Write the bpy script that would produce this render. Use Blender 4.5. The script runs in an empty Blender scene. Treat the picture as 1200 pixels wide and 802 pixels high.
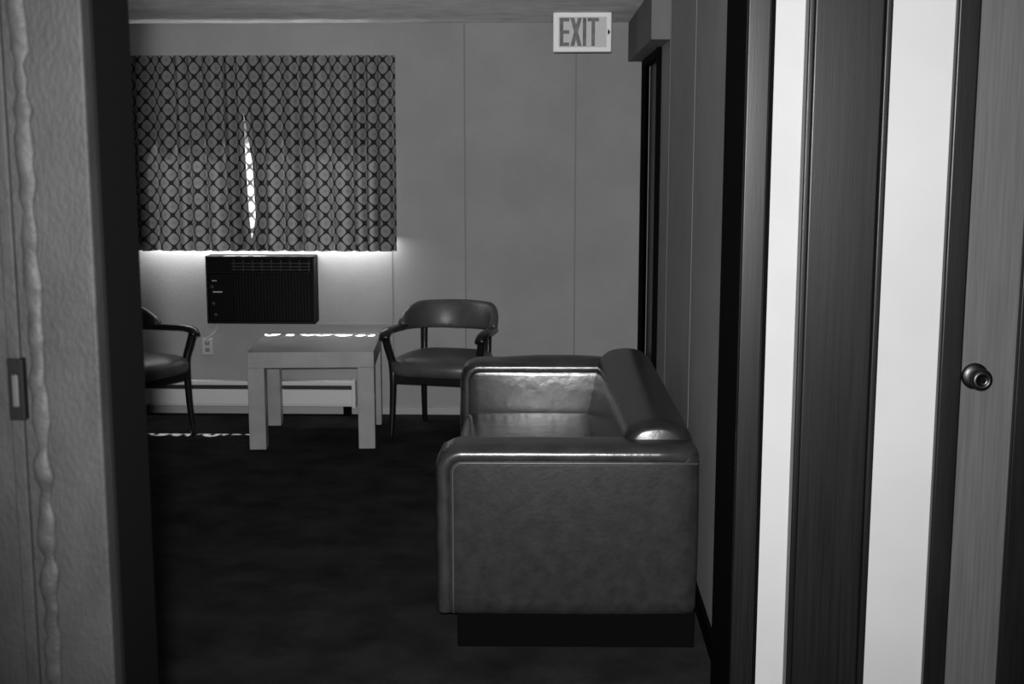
import bpy, bmesh, math, random
from mathutils import Vector, Matrix
random.seed(4)
C = bpy.context
S = C.scene
S.view_settings.view_transform = 'Standard'
S.view_settings.look = 'None'

# ---------------------------------------------------------------- materials
def mat(name, col, rough=0.6, spec=0.5, metal=0.0, col2=None, scale=8.0, stretch=(1,1,1),
        detail=5.0, bump=0.0, bscale=None, lo=0.35, hi=0.65, coat=0.0, bdist=.01):
    m = bpy.data.materials.new(name); m.use_nodes = True
    nt = m.node_tree; b = nt.nodes['Principled BSDF']
    b.inputs['Base Color'].default_value = (col, col, col, 1)
    b.inputs['Roughness'].default_value = rough
    b.inputs['Specular IOR Level'].default_value = spec
    b.inputs['Metallic'].default_value = metal
    b.inputs['Coat Weight'].default_value = coat
    b.inputs['Coat Roughness'].default_value = 0.2
    tc = nt.nodes.new('ShaderNodeTexCoord')
    mp = nt.nodes.new('ShaderNodeMapping'); mp.inputs['Scale'].default_value = stretch
    nt.links.new(tc.outputs['Object'], mp.inputs['Vector'])
    if col2 is not None:
        n = nt.nodes.new('ShaderNodeTexNoise'); n.inputs['Scale'].default_value = scale
        n.inputs['Detail'].default_value = detail; n.inputs['Roughness'].default_value = 0.6
        nt.links.new(mp.outputs['Vector'], n.inputs['Vector'])
        r = nt.nodes.new('ShaderNodeValToRGB')
        r.color_ramp.elements[0].position = lo; r.color_ramp.elements[0].color = (col, col, col, 1)
        r.color_ramp.elements[1].position = hi; r.color_ramp.elements[1].color = (col2, col2, col2, 1)
        nt.links.new(n.outputs['Fac'], r.inputs['Fac'])
        nt.links.new(r.outputs['Color'], b.inputs['Base Color'])
    if bump > 0:
        n2 = nt.nodes.new('ShaderNodeTexNoise'); n2.inputs['Scale'].default_value = bscale or scale * 4
        n2.inputs['Detail'].default_value = 4
        nt.links.new(mp.outputs['Vector'], n2.inputs['Vector'])
        bp = nt.nodes.new('ShaderNodeBump'); bp.inputs['Strength'].default_value = bump
        bp.inputs['Distance'].default_value = bdist
        nt.links.new(n2.outputs['Fac'], bp.inputs['Height'])
        nt.links.new(bp.outputs['Normal'], b.inputs['Normal'])
    return m

M = {}
M['wall'] = mat('wall_panel', .31, .75, .3, col2=.35, scale=3, bump=.10, bscale=120)
M['wallr'] = mat('wall_panel_side', .31, .7, .3, col2=.36, scale=3, bump=.10, bscale=120)
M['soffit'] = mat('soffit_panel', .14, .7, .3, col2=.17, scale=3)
M['seam'] = mat('panel_batten', .20, .6)
M['base'] = mat('baseboard_paint', .38, .5)
M['ceil'] = mat('ceiling_tile', .72, .95, .1, col2=.93, scale=7, bump=.6, bscale=45, bdist=.02)
M['carpet'] = mat('dark_carpet', .016, 1.0, .02, col2=.044, scale=5, detail=11, bump=.45, bscale=150, lo=.32, hi=.78)
M['white'] = mat('white_plaster', .41, .6, .3, col2=.45, scale=2)
M['dwood'] = mat('dark_walnut', .004, .36, .35, col2=.008, scale=5, stretch=(9, 9, .5), bump=.03, bscale=30)
M['mwood'] = mat('walnut_board', .004, .36, .38, col2=.009, scale=6, stretch=(18, 18, .5), bump=.02, bscale=26)
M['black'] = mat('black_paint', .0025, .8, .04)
M['doorw'] = mat('door_veneer', .065, .5, .3, col2=.088, scale=7, stretch=(22, 22, .6), bump=.03)
M['jamb'] = mat('rough_jamb', .0115, .65, .2, col2=.018, scale=9, stretch=(2, 2, 1), detail=8, bump=.16, bscale=110)
M['seal'] = mat('caulk_seal', .014, .6, .2, col2=.024, scale=25, bump=.3, bscale=60)
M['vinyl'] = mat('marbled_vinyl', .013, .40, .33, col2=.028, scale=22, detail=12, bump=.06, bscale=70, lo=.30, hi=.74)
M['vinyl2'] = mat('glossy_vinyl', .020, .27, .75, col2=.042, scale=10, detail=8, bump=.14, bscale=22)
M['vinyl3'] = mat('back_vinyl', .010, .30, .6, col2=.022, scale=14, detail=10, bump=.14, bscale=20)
M['piping'] = mat('vinyl_piping', .07, .35, .5)
M['plinth'] = mat('plinth_black', .0025, .8, .04)
M['lam'] = mat('laminate', .28, .42, .4, col2=.34, scale=9)
M['chairw'] = mat('chair_wood', .008, .28, .5, col2=.012, scale=10)
M['chairv'] = mat('chair_vinyl', .055, .4, .5, col2=.09, scale=8, bump=.08)
M['enamel'] = mat('white_enamel', .72, .45, .4)
M['acblk'] = mat('ac_plastic', .003, .6, .1)
M['acgry'] = mat('ac_trim', .005, .5, .2)
M['aclv'] = mat('ac_louvre', .03, .4, .4)
M['label'] = mat('ac_label', .5, .5)
M['signw'] = mat('sign_white', .95, .5, .3)
M['signg'] = mat('sign_panel', .62, .5, .3)
M['letter'] = mat('sign_letter', .10, .5, .3, col2=.2, scale=30)
M['brass'] = mat('knob_metal', .055, .38, .4, metal=1.0)
M['steel'] = mat('strike_steel', .0025, .6, .1)
M['steelb'] = mat('latch_bright', .03, .4, .4)
M['outlet'] = mat('outlet_plastic', .5, .4)

# curtain cloth ---------------------------------------------------------
def curtain_mat(name, k, trans):
    m = bpy.data.materials.new(name); m.use_nodes = True
    nt = m.node_tree; nt.nodes.clear()
    N = nt.nodes.new; L = nt.links.new
    out = N('ShaderNodeOutputMaterial')
    uv = N('ShaderNodeUVMap'); uv.uv_map = 'UVMap'
    sep = N('ShaderNodeSeparateXYZ'); L(uv.outputs[0], sep.inputs[0])
    def math_(op, a, b=None, c=None):
        n = N('ShaderNodeMath'); n.operation = op
        for i, v in enumerate((a, b, c)):
            if v is None: continue
            if isinstance(v, (int, float)): n.inputs[i].default_value = v
            else: L(v, n.inputs[i])
        return n.outputs[0]
    cx = math_('COSINE', math_('MULTIPLY', sep.outputs[0], 2 * math.pi / .068))
    cy = math_('COSINE', math_('MULTIPLY', sep.outputs[1], 2 * math.pi / .084))
    f = math_('ABSOLUTE', math_('ADD', cx, cy))
    r = N('ShaderNodeValToRGB'); e = r.color_ramp.elements
    e[0].position = 0.0; e[0].color = (.030*k,) * 3 + (1,)
    e[1].position = 1.0; e[1].color = (.20*k,) * 3 + (1,)
    for p, v in ((.13, .030), (.26, .28), (.40, .26), (.50, .20), (.62, .28)):
        q = e.new(p); q.color = (v*k, v*k, v*k, 1)
    L(math_('MULTIPLY', f, .5), r.inputs['Fac'])
    d = N('ShaderNodeBsdfDiffuse'); t = N('ShaderNodeBsdfTranslucent')
    L(r.outputs[0], d.inputs[0]); L(r.outputs[0], t.inputs[0])
    mx = N('ShaderNodeMixShader'); mx.inputs[0].default_value = trans
    L(d.outputs[0], mx.inputs[1]); L(t.outputs[0], mx.inputs[2]); L(mx.outputs[0], out.inputs[0])
    return m
M['cloth'] = curtain_mat('lattice_cloth', 1.0, .045)
M['cloth_gap_light'] = curtain_mat('lattice_light_strip', 1.3, .42)  # paler copy of the cloth for the added bright strip in the gap

# ---------------------------------------------------------------- helpers
def link(o, parent=None):
    C.collection.objects.link(o)
    if parent: o.parent = parent
    return o

def empty(name, loc=(0, 0, 0), rz=0):
    e = bpy.data.objects.new(name, None); e.location = loc; e.rotation_euler = (0, 0, rz)
    e.empty_display_size = .1
    return link(e)

def finish(bm, name, m, parent=None, smooth=False):
    me = bpy.data.meshes.new(name); bmesh.ops.recalc_face_normals(bm, faces=bm.faces)
    bm.to_mesh(me); bm.free()
    for mm in (m if isinstance(m, (list, tuple)) else [m]): me.materials.append(mm)
    if smooth:
        for p in me.polygons: p.use_smooth = True
    return link(bpy.data.objects.new(name, me), parent)

def addbox(bm, x0, x1, y0, y1, z0, z1, mi=0, rot=None):
    vs = [bm.verts.new((x, y, z)) for z in (z0, z1) for (x, y) in ((x0, y0), (x1, y0), (x1, y1), (x0, y1))]
    if rot:
        c = Vector(((x0+x1)/2, (y0+y1)/2, (z0+z1)/2))
        for v in vs: v.co = c + rot @ (v.co - c)
    for idx in ((0, 3, 2, 1), (4, 5, 6, 7), (0, 1, 5, 4), (1, 2, 6, 5), (2, 3, 7, 6), (3, 0, 4, 7)):
        f = bm.faces.new([vs[i] for i in idx]); f.material_index = mi

def box(name, x0, x1, y0, y1, z0, z1, m, parent=None, bev=0.0, seg=3):
    bm = bmesh.new(); addbox(bm, x0, x1, y0, y1, z0, z1)
    o = finish(bm, name, m, parent, smooth=False)
    if bev > 0: bevel(o, bev, seg)
    return o

def bevel(o, w, seg=3):
    md = o.modifiers.new('bevel', 'BEVEL'); md.width = w; md.segments = seg; md.limit_method = 'ANGLE'
    md.harden_normals = False
    for p in o.data.polygons: p.use_smooth = True
    wn = o.modifiers.new('wn', 'WEIGHTED_NORMAL'); wn.keep_sharp = True

def boxes(name, lst, m, parent=None, bev=0.0):
    bm = bmesh.new()
    for b in lst: addbox(bm, *b)
    o = finish(bm, name, m, parent)
    if bev > 0: bevel(o, bev, 2)
    return o

def puff(name, x0, x1, y0, y1, z0, z1, m, parent, r=.04, amt=.02, n=14):
    """soft upholstered block: superellipsoid-ish cushion"""
    bm = bmesh.new()
    bmesh.ops.create_cube(bm, size=2)
    bmesh.ops.subdivide_edges(bm, edges=bm.edges[:], cuts=n, use_grid_fill=True)
    h = Vector(((x1-x0)/2, (y1-y0)/2, (z1-z0)/2)); c = Vector(((x0+x1)/2, (y0+y1)/2, (z0+z1)/2))
    for v in bm.verts:
        p = Vector(v.co)
        q = Vector([math.copysign(abs(a) ** .6, a) for a in p])
        w = Vector((q.x*h.x, q.y*h.y, q.z*h.z))
        inner = Vector([max(-(hh-r), min(hh-r, a)) for a, hh in zip(w, h)])
        d = w - inner
        if d.length > 1e-9:
            w = inner + d.normalized() * r
        bul = (1-q.x**2)*(1-q.y**2) * math.copysign(1, w.z) * (1 if abs(p.z) > .999 else 0)
        w.z += amt * bul
        if abs(p.x) > .999: w.x += amt*.6*math.copysign(1, p.x)*(1-q.y**2)*(1-q.z**2)
        if abs(p.y) > .999: w.y += amt*.6*math.copysign(1, p.y)*(1-q.x**2)*(1-q.z**2)
        v.co = c + w
    return finish(bm, name, m, parent, True)

def sweep(name, pts, ru, rv, m, parent, ref=(0, 1, 0), n=16, power=1.0, closed=False):
    """loft an elliptical section along pts. ru: radius along ref-axis, rv: radius along the other."""
    pts = [Vector(p) for p in pts]; k = len(pts); ref = Vector(ref)
    if not isinstance(ru, (list, tuple)): ru = [ru]*k
    if not isinstance(rv, (list, tuple)): rv = [rv]*k
    bm = bmesh.new(); rings = []
    for i, p in enumerate(pts):
        a = pts[(i-1) % k] if (closed or i > 0) else p
        b = pts[(i+1) % k] if (closed or i < k-1) else p
        t = (b-a).normalized()
        u = (ref - t*ref.dot(t)).normalized(); v = t.cross(u)
        ring = []
        for j in range(n):
            an = 2*math.pi*j/n; c, s = math.cos(an), math.sin(an)
            c = math.copysign(abs(c)**power, c); s = math.copysign(abs(s)**power, s)
            ring.append(bm.verts.new(p + u*c*ru[i] + v*s*rv[i]))
        rings.append(ring)
    R = range(k) if closed else range(k-1)
    for i in R:
        a, b = rings[i], rings[(i+1) % k]
        for j in range(n): bm.faces.new((a[j], a[(j+1) % n], b[(j+1) % n], b[j]))
    if not closed:
        bm.faces.new(rings[0]); bm.faces.new(rings[-1])
    return finish(bm, name, m, parent, True)

def spline(cp, n=8):
    cp = [Vector(p) for p in cp]; out = []
    P = [cp[0]*2-cp[1]] + cp + [cp[-1]*2-cp[-2]]
    for i in range(1, len(P)-2):
        a, b, c, d = P[i-1:i+3]
        for j in range(n):
            t = j/n
            out.append(.5*((2*b)+(c-a)*t+(2*a-5*b+4*c-d)*t*t+(3*b-a-3*c+d)*t**3))
    out.append(cp[-1]); return out

def lathe(name, prof, m, parent, loc, axis='Y', n=32):
    bm = bmesh.new(); rings = []
    for r, h in prof:
        rings.append([bm.verts.new((loc[0]+r*math.cos(2*math.pi*j/n), loc[1]+h, loc[2]+r*math.sin(2*math.pi*j/n))) for j in range(n)])
    for a, b in zip(rings, rings[1:]):
        for j in range(n): bm.faces.new((a[j], a[(j+1) % n], b[(j+1) % n], b[j]))
    bm.faces.new(rings[0]); bm.faces.new(rings[-1])
    return finish(bm, name, m, parent, True)

# ---------------------------------------------------------------- room shell
H = 2.085; YB = 6.92; XR = .48; XL = -3.3
box('floor', XL-.1, 2.3, -1.0, YB+.1, -.06, 0, M['carpet'])
box('ceiling', XL-.1, 2.3, -1.0, YB+.1, H, H+.06, M['ceil'])
WZ = 1.02
boxes('wall_back', [(XL-.06, -2.15, YB, YB+.05, 0, H), (-.9, XR+.08, YB, YB+.05, 0, H),
                    (-2.15, -.9, YB, YB+.05, 0, WZ), (-2.15, -.9, YB, YB+.05, 1.85, H)], M['wall'])
box('wall_left', XL-.06, XL, -1.0, YB+.05, 0, H, M['wall'])
box('wall_hall_end', XL, 2.2, -1.0, -.94, 0, H, M['wall'])
box('wall_hall_right', 2.2, 2.26, -1.0, 3.09, 0, H, M['wall'])
DY0, DY1, DZ = 5.82, 6.70, 1.88
boxes('wall_right', [(XR, XR+.08, 3.3, DY0, 0, H), (XR, XR+.08, DY1, YB+.05, 0, H), (XR, XR+.08, DY0, DY1, DZ, H)], M['wallr'])
for i, x in enumerate((-.455, .13)):
    box('trim_%d' % (i+1), x-.004, x+.004, YB-.002, YB, 0, H, M['seam'])
box('trim_3', -.852, -.845, YB-.002, YB, .09, .95, M['seam'])
for i, y in enumerate((4.42, 5.35)):
    box('trim_%d' % (i+4), XR-.0012, XR, y-.005, y+.005, 0, H, M['seam'])
box('baseboard_back', XL, XR, YB-.014, YB, 0, .04, M['base'])
box('baseboard_right', XR-.012, XR, 3.42, DY0-.06, 0, .07, M['black'])
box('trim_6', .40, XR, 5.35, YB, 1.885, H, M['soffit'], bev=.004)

# window behind the curtain
w = empty('window_1')
boxes('frame_and_sun_boards', [(-2.15, -1.74, YB+.005, YB+.045, WZ, 1.150), (-1.52, -.9, YB+.005, YB+.045, WZ, 1.150), (-1.74, -1.52, YB+.005, YB+.045, WZ, WZ+.015),  # raised lower boards are added, unseen, to trim the sun beam
                (-2.15, -.9, YB+.005, YB+.045, 1.82, 1.85),
                (-2.15, -2.12, YB+.005, YB+.045, 1.14, 1.85), (-.93, -.9, YB+.005, YB+.045, 1.14, 1.85),
                (-1.35, -1.32, YB+.005, YB+.045, 1.14, 1.85)], M['enamel'], w)
boxes('sun_breakup_bars', [(x, x+random.uniform(.006, .030), YB+.01, YB+.02, 1.148, 1.24) for x in
               [-2.11 + i*.07 + random.uniform(-.018, .018) for i in range(17)]], M['enamel'], w)  # made-up bars, hidden by the curtain, that break the sun into specks

# side door (right wall, far end)
d1 = empty('door_1')
box('leaf', XR+.02, XR+.055, DY0, DY1, 0, DZ, M['dwood'], d1)
boxes('casing', [(XR-.02, XR+.02, DY0-.055, DY0, 0, DZ+.004), (XR-.02, XR+.02, DY1, DY1+.055, 0, DZ+.0),
                 (XR-.02, XR+.02, DY0, DY1, DZ-.03, DZ)], M['black'], d1, .003)

# partition with doorway trim (faces the camera)
YP = 3.0
box('wall_partition', .50, 2.2, YP+.015, YP+.09, 0, H, M['white'])
box('wall_partition_header', XL, .44, YP+.1, YP+.2, 2.03, H, M['wallr'])
t = empty('trim_7')
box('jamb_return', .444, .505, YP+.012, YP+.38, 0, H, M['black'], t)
box('jamb_face', .440, .492, YP-.010, YP+.012, 0, H, M['mwood'], t, .004)
t = empty('trim_8')
box('board', .585, .742, YP-.022, YP+.015, 0, H, M['mwood'], t, .006)
box('edge_bead_inner', .571, .586, YP-.030, YP+.015, 0, H, M['dwood'], t, .004)
box('edge_bead_outer', .741, .757, YP-.030, YP+.015, 0, H, M['dwood'], t, .004)
t = empty('trim_9')
box('door_casing', .905, .957, YP-.012, YP+.015, 0, H, M['dwood'], t, .006)
d2 = empty('door_2')
box('leaf', .958, 1.70, YP-.004, YP+.0145, .01, 1.98, M['doorw'], d2)
box('stile', 1.078, 1.20, YP-.024, YP-.004, .01, 1.98, M['dwood'], d2, .004)
kx, kz = .988, .949
lathe('rosette', [(.031, -.004), (.031, -.008), (.028, -.012), (.014, -.014)], M['brass'], d2, (kx, YP, kz))
lathe('knob', [(.010, -.012), (.010, -.028), (.017, -.034), (.0245, -.044), (.0255, -.054), (.022, -.062), (.014, -.066), (.013, -.0635), (.004, -.0625)],
      M['brass'], d2, (kx, YP, kz))
lathe('keyhole', [(.006, -.060), (.006, -.067), (.001, -.067)], M['black'], d2, (kx, YP, kz))

# near doorway the photographer looks through
boxes('wall_near', [(XL, -.60, 1.27, 1.37, 0, H), (.62, 2.2, 1.27, 1.37, 0, H), (-.60, .62, 1.27, 1.37, 1.98, H)], M['jamb'])
j = empty('door_frame')
box('jamb_board', -.60, -.446, 1.25, 1.275, 0, 1.98, M['jamb'], j, .003)
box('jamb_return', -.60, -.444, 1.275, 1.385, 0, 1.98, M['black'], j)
box('door_stop', -.535, -.522, 1.243, 1.25, 0, 1.98, M['jamb'], j, .002)
pts = []; ru = []; rv = []
z = 0.7
while z < 1.97:
    pts.append((-.507+random.uniform(-.0014, .0014), 1.248+random.uniform(-.001, .001), z))
    g = random.uniform(.75, 1.15) * (.6 if random.random() < .13 else 1)
    ru.append(.0090*g); rv.append(.0035*g); z += .014
pts2 = spline(pts, 3)
ru2 = []; rv2 = []
for i in range(len(pts)-1):
    for q in range(3):
        ru2.append(ru[i]+(ru[i+1]-ru[i])*q/3); rv2.append(rv[i]+(rv[i+1]-rv[i])*q/3)
ru2.append(ru[-1]); rv2.append(rv[-1])
sweep('lumpy_seal', pts2, ru2, rv2, M['seal'], j, ref=(1, 0, 0), n=14)
box('strike_plate', -.5345, -.5185, 1.2395, 1.2505, 1.222, 1.284, M['steel'], j, .0014)
box('latch_slot', -.5295, -.5235, 1.2375, 1.2397, 1.236, 1.268, M['steelb'], j, .0010)

# ---------------------------------------------------------------- curtain
cu = empty('window_curtain')
def curtain(name, xa, xb, side, seed):
    rnd = random.Random(seed)
    nx = 360; nz = 60
    nf = (xb-xa)/.085
    ph = [rnd.uniform(-.9, .9) for _ in range(40)]
    bm = bmesh.new(); uvl = bm.loops.layers.uv.new('UVMap'); g = []
    for k in range(nz+1):
        v = k/nz; z = .903 + (1.913-.903)*v; row = []
        for i in range(nx+1):
            u = i/nx; x = xa+(xb-xa)*u
            a = u*nf
            p = a*2*math.pi + 1.2*math.sin(a*1.7+ph[0]) + .8*math.sin(a*.9+ph[1]) + .25*math.sin(v*3+ph[2]+a)
            amp = .016+.014*(1-v)**.7 * (.7+.5*math.sin(a*1.3+ph[3]))
            de = (1-u) if side == 'L' else u
            ef = min(1, de/.10)
            y = 6.785 + ef*(amp*math.sin(p) + .003*math.sin(p*2.3+v*2))
            x2 = x + ef*.009*math.cos(p)*(1-v*.5)
            bz = min(1, max(0, (z-.955)/.13))**.8 * min(1, max(0, (1.66-z)/.30))**.9
            lean = (z-1.25)*-.035
            x2 += lean*math.exp(-de/.12)
            if side == 'L': x2 += -.006*bz*math.exp(-de/.08)
            else: x2 += .034*bz*math.exp(-de/.08)
            row.append((bm.verts.new((x2, y, z)), ((xb-xa)*u*1.18+(.0 if side == 'L' else .031), z)))
        g.append(row)
    for k in range(nz):
        for i in range(nx):
            q = (g[k][i], g[k][i+1], g[k+1][i+1], g[k+1][i])
            f = bm.faces.new([a[0] for a in q]); f.smooth = True
            for l, a in zip(f.loops, q): l[uvl].uv = a[1]
    return finish(bm, name, M['cloth'], cu, True)
curtain('cloth_panel_1', -2.25, -1.583, 'L', 3)
curtain('cloth_panel_2', -1.588, -.80, 'R', 7)
# cloth strip added to glow where the panels part, paler and more translucent
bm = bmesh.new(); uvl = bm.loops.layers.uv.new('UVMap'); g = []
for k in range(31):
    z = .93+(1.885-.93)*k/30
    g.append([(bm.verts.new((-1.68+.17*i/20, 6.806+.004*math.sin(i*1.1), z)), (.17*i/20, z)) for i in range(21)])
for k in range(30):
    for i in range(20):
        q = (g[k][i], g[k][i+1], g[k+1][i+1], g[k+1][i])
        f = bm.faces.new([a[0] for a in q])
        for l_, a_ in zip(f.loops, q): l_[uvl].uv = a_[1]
finish(bm, 'gap_light_strip', M['cloth_gap_light'], cu, True)
sweep('curtain_rod', [(-2.23, 6.82, 1.895), (-.81, 6.82, 1.895)], .006, .006, M['enamel'], cu, ref=(0, 0, 1))
for x in (-2.225, -.82):
    box('rod_bracket', x-.004, x+.004, 6.82, YB, 1.885, 1.905, M['enamel'], cu)

# ---------------------------------------------------------------- air conditioner
ac = empty('window_air_conditioner')
x0, x1, z0, z1, yf = -1.83, -1.25, .512, .874, 6.80
boxes('housing', [(x0, x1, yf+.02, YB, z0, z1)], M['acblk'], ac, .006)
boxes('bezel', [(x0, x1, yf, yf+.02, z1-.014, z1), (x0, x1, yf, yf+.02, z0, z0+.012), (x0, x0+.010, yf, yf+.02, z0, z1), (x1-.010, x1, yf, yf+.02, z0, z1),
                (x0, x1, yf, yf+.02, z1-.092, z1-.084)], M['acgry'], ac, .003)
boxes('top_louvres', [(x0+.14, x1-.02, yf+.004, yf+.012, z1-.075+i*.017, z1-.071+i*.017) for i in range(3)] +
      [(x0+.15+i*.05, x0+.154+i*.05, yf+.002, yf+.014, z1-.08, z1-.02) for i in range(9)], M['aclv'], ac)
boxes('intake_grille', [(x0+.15+i*.0165, x0+.154+i*.0165, yf+.006, yf+.018, z0+.018, z1-.095) for i in range(25)], M['acgry'], ac)
boxes('control_panel', [(x0+.012, x0+.145, yf+.006, yf+.02, z0+.014, z1-.094)], M['acblk'], ac, .003)
boxes('labels', [(x0+.035, x0+.085, yf+.004, yf+.0065, z1-.195, z1-.189)] + [(x0+.032+i*.009, x0+.038+i*.009, yf+.004, yf+.0065, z1-.135, z1-.129) for i in range(3)], M['label'], ac)
for i, (kx_, kz_) in enumerate(((x0+.035, .71), (x0+.04, .62), (x0+.05, .56))):
    lathe('dial_%d' % (i+1), [(.011, .004), (.009, -.012), (.002, -.012)], M['aclv'], ac, (kx_, yf, kz_), n=16)

# outlet
ou = empty('wall_outlet')
box('plate', -1.895, -1.835, YB-.008, YB-.001, .325, .415, M['outlet'], ou, .003)
boxes('sockets', [(-1.877, -1.853, YB-.011, YB-.008, .378, .400), (-1.877, -1.853, YB-.011, YB-.008, .340, .362)], M['seam'], ou, .002)
sweep('power_cord', spline([(-1.80, YB-.012, .53), (-1.81, YB-.014, .46), (-1.86, YB-.02, .42), (-1.865, YB-.012, .39)]), .004, .004, M['outlet'], ou, ref=(1, 0, 0), n=8)
box('trim_10', -1.86, -.88, YB-.004, YB, .492, .500, M['wall'], None)

# baseboard heater
hh = empty('baseboard_heater')
boxes('cabinet', [(-3.0, -1.06, 6.86, YB-.016, .05, .19)], M['enamel'], hh, .004)
boxes('top_lip', [(-3.0, -1.06, 6.845, 6.865, .168, .192)], M['enamel'], hh, .004)
boxes('front_cover', [(-2.99, -1.07, 6.846, 6.862, .062, .146)], M['enamel'], hh, .004)
boxes('outlet_slot', [(-2.99, -1.07, 6.853, 6.861, .147, .167)], M['aclv'], hh)
boxes('end_caps', [(-1.07, -1.05, 6.842, YB-.016, .045, .195), (-3.01, -2.99, 6.842, YB-.016, .045, .195)], M['enamel'], hh, .003)
boxes('feet', [(-3.0, -2.96, 6.86, YB-.016, 0, .05), (-1.12, -1.08, 6.86, YB-.016, 0, .05)], M['black'], hh)

# ---------------------------------------------------------------- exit sign
es = empty('exit_sign')
ex0, ex1, ez0, ez1, ey = .008, .286, 1.898, H-.002, 6.32
boxes('housing', [(ex0, ex1, ey, ey+.05, ez0, ez1)], M['signw'], es, .006)
px0, px1, pz0, pz1 = ex0+.026, ex1-.024, ez0+.022, ez1-.022
boxes('panel', [(px0, px1, ey-.003, ey, pz0, pz1)], M['signg'], es, .001)
bm = bmesh.new()
hgt = pz1-pz0-.010; zb = pz0+.005; st = .0165; yA, yB_ = ey-.006, ey-.003
lx = px0+.006; lw = .045
def B(a, b, c, d): addbox(bm, a, b, yA, yB_, c, d)
B(lx, lx+st, zb, zb+hgt)
for zz in (zb, zb+hgt/2-st*.5, zb+hgt-st): B(lx+st, lx+lw, zz, zz+st)
lx2 = lx+lw+.005; cx = lx2+.027; cz = zb+hgt/2
for sgn in (1, -1):
    dx, dz = .036/2, hgt/2
    ww = .0095
    vs = [(cx-sgn*dx-ww, cz-dz), (cx-sgn*dx+ww, cz-dz), (cx+sgn*dx+ww, cz+dz), (cx+sgn*dx-ww, cz+dz)]
    off = -.0002*(sgn > 0)
    a = [bm.verts.new((p[0], yA+off, p[1])) for p in vs]; b = [bm.verts.new((p[0], yB_, p[1])) for p in vs]
    bm.faces.new(a); bm.faces.new(b)
    for i in range(4): bm.faces.new((a[i], a[(i+1) % 4], b[(i+1) % 4], b[i]))
lx3 = lx2+.059
B(lx3, lx3+st, zb, zb+hgt)
lx4 = lx3+st+.006
B(lx4, lx4+.054, zb+hgt-st, zb+hgt); B(lx4+.0187, lx4+.0352, zb, zb+hgt-st)
finish(bm, 'letters', M['letter'], es)
bm = bmesh.new()
bm.faces.new([bm.verts.new(p) for p in ((ex1-.018, ey-.001, cz-.016), (ex1-.006, ey-.001, cz), (ex1-.018, ey-.001, cz+.016))])
finish(bm, 'chevron', M['black'], es)

# ---------------------------------------------------------------- side table (Parsons)
tb = empty('side_table', (-1.165, 6.372, 0), math.radians(4))
a = .302; tt = .078; ht = .483; lg = .08
bm = bmesh.new()
addbox(bm, -a, a, -a, a, ht-tt, ht)
for sx in (-1, 1):
    for sy in (-1, 1):
        xx = sorted((sx*a, sx*(a-lg))); yy = sorted((sy*a, sy*(a-lg)))
        addbox(bm, xx[0], xx[1], yy[0], yy[1], .006, ht-tt)
o = finish(bm, 'top_and_legs', M['lam'], tb); bevel(o, .003, 2)
boxes('glides', [(sx*(a-.04)-.015, sx*(a-.04)+.015, sy*(a-.04)-.015, sy*(a-.04)+.015, 0, .006) for sx in (-1, 1) for sy in (-1, 1)], M['black'], tb)

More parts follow.
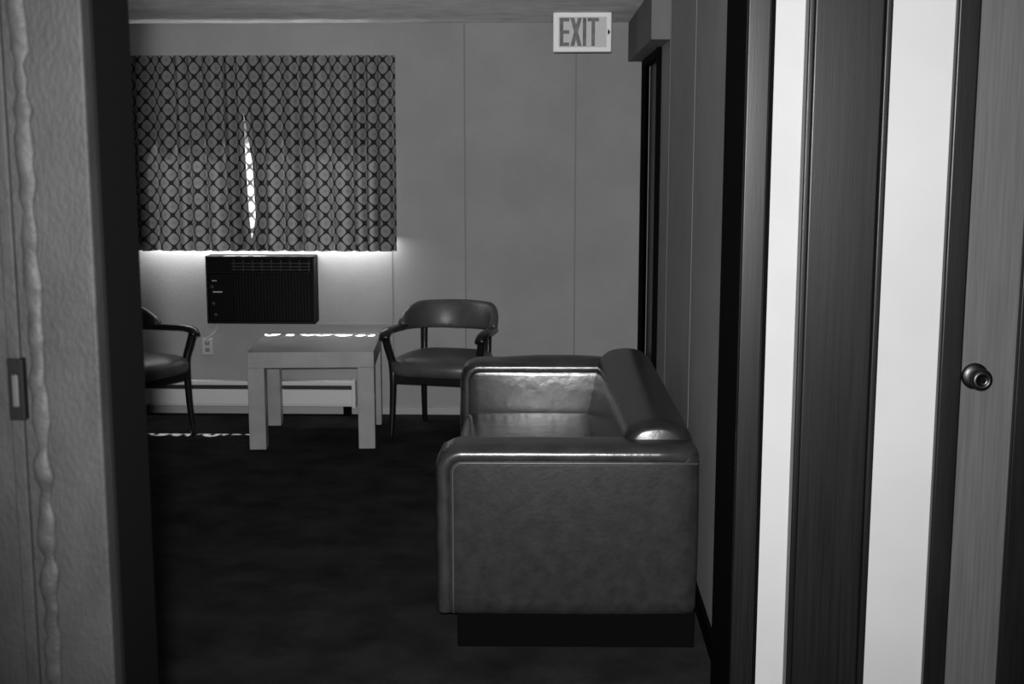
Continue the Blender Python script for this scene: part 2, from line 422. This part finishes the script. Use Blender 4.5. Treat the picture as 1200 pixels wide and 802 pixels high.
# ---------------------------------------------------------------- armchairs
def chair(loc, rz, sc=1.0):
    e = empty('barrel_armchair', loc, rz)
    e.scale = (sc, sc, 1.0)
    bm = bmesh.new(); rings = []
    prof = [(0.0, .325), (.86, .322), (.97, .33), (1.0, .35), (1.0, .372), (.97, .392), (.88, .406), (.6, .418), (.3, .423), (0.0, .425)]
    n = 56
    for s, zz in prof:
        r = []
        for jx in range(n):
            an = 2*math.pi*jx/n; c, sn = math.cos(an), math.sin(an)
            x = math.copysign(abs(c)**.45, c)*.225; y = math.copysign(abs(sn)**.5, sn)*.225
            x *= (1-.10*(y/.225)); y -= .02*(1-(x/.24)**2) * (y < 0)
            r.append(bm.verts.new((x*max(s, .001), y*max(s, .001), zz)))
        rings.append(r)
    for p, q in zip(rings, rings[1:]):
        for jx in range(n): bm.faces.new((p[jx], p[(jx+1) % n], q[(jx+1) % n], q[jx]))
    finish(bm, 'seat', M['chairv'], e, True)
    boxes('seat_rail', [(-.20, .20, -.20, -.18, .285, .33), (-.19, .19, .17, .19, .285, .33), (-.20, -.18, -.19, .18, .285, .33), (.18, .20, -.19, .18, .285, .33)], M['chairw'], e, .004)
    bm = bmesh.new(); n = 40; secs = []
    T = math.radians(88)
    for i in range(n+1):
        t_ = -T + 2*T*i/n; at = abs(t_)/T
        top = .655 - .085*max(0, (at-.50)/.50)**1.6
        bot = .508 + .012*at
        th = .024*(1-.25*at)
        m_ = 14; ring = []
        for jx in range(m_):
            an = 2*math.pi*jx/m_; c, sn = math.cos(an), math.sin(an)
            hz = (top-bot)/2; zc = (top+bot)/2
            dz = math.copysign(abs(sn)**.55, sn)*hz; dr = math.copysign(abs(c)**.7, c)*th
            lean = (dz+hz)*.26*(1-at*.8)
            R1, R2 = .228+dr+lean, .215+dr+lean
            ring.append(bm.verts.new((math.sin(t_)*R1, .015+math.cos(t_)*R2, zc+dz)))
        secs.append(ring)
    for p, q in zip(secs, secs[1:]):
        for jx in range(14): bm.faces.new((p[jx], p[(jx+1) % 14], q[(jx+1) % 14], q[jx]))
    bm.faces.new(secs[0]); bm.faces.new(secs[-1])
    finish(bm, 'backrest', M['chairv'], e, True)
    for k, sx in enumerate((-1, 1)):
        arm = spline([(sx*.226, .05, .535), (sx*.236, -.06, .540), (sx*.240, -.15, .543), (sx*.236, -.205, .532), (sx*.232, -.228, .508)], 6)
        nA = len(arm)
        sweep('arm_%d' % (k+1), arm, [.024+.004*math.sin(i/nA*3) for i in range(nA)], [.017]*(nA-2)+[.015, .008], M['chairw'], e, ref=(1, 0, 0))
        leg = spline([(sx*.236, -.205, .525), (sx*.226, -.190, .46), (sx*.212, -.178, .39), (sx*.205, -.185, .31), (sx*.207, -.192, .16), (sx*.212, -.205, .0)], 6)
        nL = len(leg)
        sweep('front_leg_%d' % (k+1), leg, [.0205-.007*abs(i/nL-.45)-.006*(i/nL) for i in range(nL)], [.0215-.008*(i/nL) for i in range(nL)], M['chairw'], e, ref=(1, 0, 0), power=.8)
        rl = spline([(sx*.165, .185, .54), (sx*.165, .182, .44), (sx*.166, .176, .33), (sx*.172, .195, .15), (sx*.182, .235, 0)], 6)
        nL = len(rl)
        sweep('rear_leg_%d' % (k+1), rl, [.018-.005*(i/nL) for i in range(nL)], [.018-.006*(i/nL) for i in range(nL)], M['chairw'], e, ref=(1, 0, 0), power=.8)
    return e
chair((-.53, 6.475, 0), math.radians(-12), 1.05)
chair((-2.105, 6.30, 0), math.radians(60), 1.04)

# ---------------------------------------------------------------- loveseat
sf = empty('vinyl_loveseat', (.437, 3.62, 0), math.radians(1.0))
W = .767; LN = 1.59; AZ = .622; BZ = .115; AT = .175
def arm(name, y0, y1, near):
    yc = (y0+y1)/2; hy = (y1-y0)/2
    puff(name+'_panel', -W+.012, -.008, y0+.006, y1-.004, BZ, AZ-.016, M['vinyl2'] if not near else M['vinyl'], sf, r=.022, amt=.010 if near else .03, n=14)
    r = .050; xf = -W+.026; zt = AZ-.028
    path = [(xf, yc, BZ+.004), (xf, yc, BZ+.012)]+[(xf, yc, BZ+.012+(zt-r-BZ-.012)*i/8) for i in range(1, 9)]
    for i in range(1, 9):
        an = math.pi/2*i/8
        path.append((xf+r-r*math.cos(an), yc, zt-r+r*math.sin(an)))
    path += [(xf+r+(-.05-xf-r)*i/8, yc, zt) for i in range(1, 9)] + [(-.03, yc, zt-.002), (-.010, yc, zt-.008)]
    k = len(path)
    ru = [hy+.002]*k; rv = [.028]*k
    ru[0] = hy-.01; rv[0] = .02; ru[-1] = hy-.03; rv[-1] = .015; ru[-2] = hy-.012; rv[-2] = .024
    sweep(name+'_roll', path, ru, rv, M['vinyl2'], sf, ref=(0, 1, 0), n=40, power=.68)
    yy = y0+.001 if near else y1-.001
    xi = xf+.026; zi = zt-.020; rr = .030
    pp = [(xi, yy, BZ+.01)]+[(xi, yy, BZ+.01+(zi-rr-BZ)*i/5) for i in range(1, 5)]
    for i in range(0, 7):
        an = math.pi/2*i/6
        pp.append((xi+rr-rr*math.cos(an), yy, zi-rr+rr*math.sin(an)))
    pp += [(xi+rr+(-.012-xi-rr)*i/5, yy, zi) for i in range(1, 6)]
    sweep(name+'_piping', pp, .0032, .0032, M['piping'], sf, ref=(0, 1, 0), n=8)
arm('near_arm', 0, AT, True)
arm('far_arm', LN-AT, LN, False)
prof = spline([(-.022, 0, .14), (-.004, 0, .35), (-.004, 0, .56), (-.022, 0, .638), (-.08, 0, .672), (-.165, 0, .668), (-.212, 0, .632), (-.232, 0, .56), (-.255, 0, .45), (-.275, 0, .34), (-.24, 0, .20), (-.12, 0, .13)], 5)
bm = bmesh.new(); rings = []
cxm, czm = -.13, .40
ya, yb = AT-.075, LN-AT+.075
ny = [(0, .72), (.005, .82), (.014, .90), (.028, .96), (.048, .99), (.07, 1)]
ys = [(ya+p, s) for p, s in ny] + [(ya+.07+(yb-ya-.14)*i/12, 1) for i in range(1, 12)] + [(yb-p, s) for p, s in reversed(ny)]
for y, s in ys:
    u = (y-ya)/(yb-ya)
    b = 1+.03*math.sin(math.pi*u)
    rings.append([bm.verts.new((cxm+(p.x-cxm)*s*(b if p.x < -.12 else 1), y, czm+(p.z-czm)*(1-(1-s)*.35))) for p in prof])
n = len(prof)
for p, q in zip(rings, rings[1:]):
    for jx in range(n): bm.faces.new((p[jx], p[(jx+1) % n], q[(jx+1) % n], q[jx]))
bm.faces.new(rings[0]); bm.faces.new(rings[-1])
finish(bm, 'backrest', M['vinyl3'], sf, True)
puff('seat_cushion', -W+.02, -.245, AT+.002, LN-AT-.002, .285, .425, M['vinyl2'], sf, r=.035, amt=.014, n=16)
puff('front_rail', -W+.03, -.2, AT-.01, LN-AT+.01, BZ, .287, M['vinyl'], sf, r=.015, amt=.004, n=8)
box('plinth', -W+.06, -.005, .05, LN-.05, 0, BZ+.004, M['plinth'], sf, .004)

# ---------------------------------------------------------------- lights
def look(o, tgt):
    o.rotation_euler = (Vector(tgt)-o.location).to_track_quat('-Z', 'Y').to_euler()
l = bpy.data.lights.new('camera_flash', 'SPOT'); l.energy = 670; l.spot_size = math.radians(76); l.spot_blend = 1.0; l.shadow_soft_size = .02
o = link(bpy.data.objects.new('camera_flash', l)); o.location = (-.02, -.02, 1.56); look(o, (.35, 5.5, .95))
l = bpy.data.lights.new('hem_fill', 'AREA'); l.shape = 'RECTANGLE'; l.size = 1.36; l.size_y = .06; l.energy = 4.5  # added strip lamp behind the curtain, stands in for daylight spilling below the hem
o = link(bpy.data.objects.new('hem_fill', l)); o.location = (-1.52, 6.86, .96); o.rotation_euler = (math.radians(12), 0, 0)
l = bpy.data.lights.new('ceiling_fill', 'SPOT'); l.energy = 12; l.spot_size = math.radians(112); l.spot_blend = 1.0; l.shadow_soft_size = 0  # added fill spot, not a lamp of the room; lifts the ceiling tone
o = link(bpy.data.objects.new('ceiling_fill', l)); o.location = (-.8, 5.4, .3); look(o, (-.8, 5.5, 2))
l = bpy.data.lights.new('sun', 'SUN'); l.energy = 50; l.angle = math.radians(.9)
o = link(bpy.data.objects.new('sun', l)); o.location = (-1.5, 9, 5); look(o, Vector(o.location)+Vector((.03, -.45, -1)))
wd = bpy.data.worlds.new('world'); S.world = wd; wd.use_nodes = True
wd.node_tree.nodes['Background'].inputs[0].default_value = (1, 1, 1, 1)
wd.node_tree.nodes['Background'].inputs[1].default_value = 2.2

# ---------------------------------------------------------------- camera
cd = bpy.data.cameras.new('camera'); cam = link(bpy.data.objects.new('camera', cd))
cd.sensor_width = 36; cd.lens = 1518/1200*36; cd.clip_start = .02
cd.dof.use_dof = True; cd.dof.focus_distance = 4.2; cd.dof.aperture_fstop = 11
cam.location = (0, 0, 1.5); cam.rotation_euler = (math.radians(90-9.02), 0, math.radians(1.7))
S.camera = cam
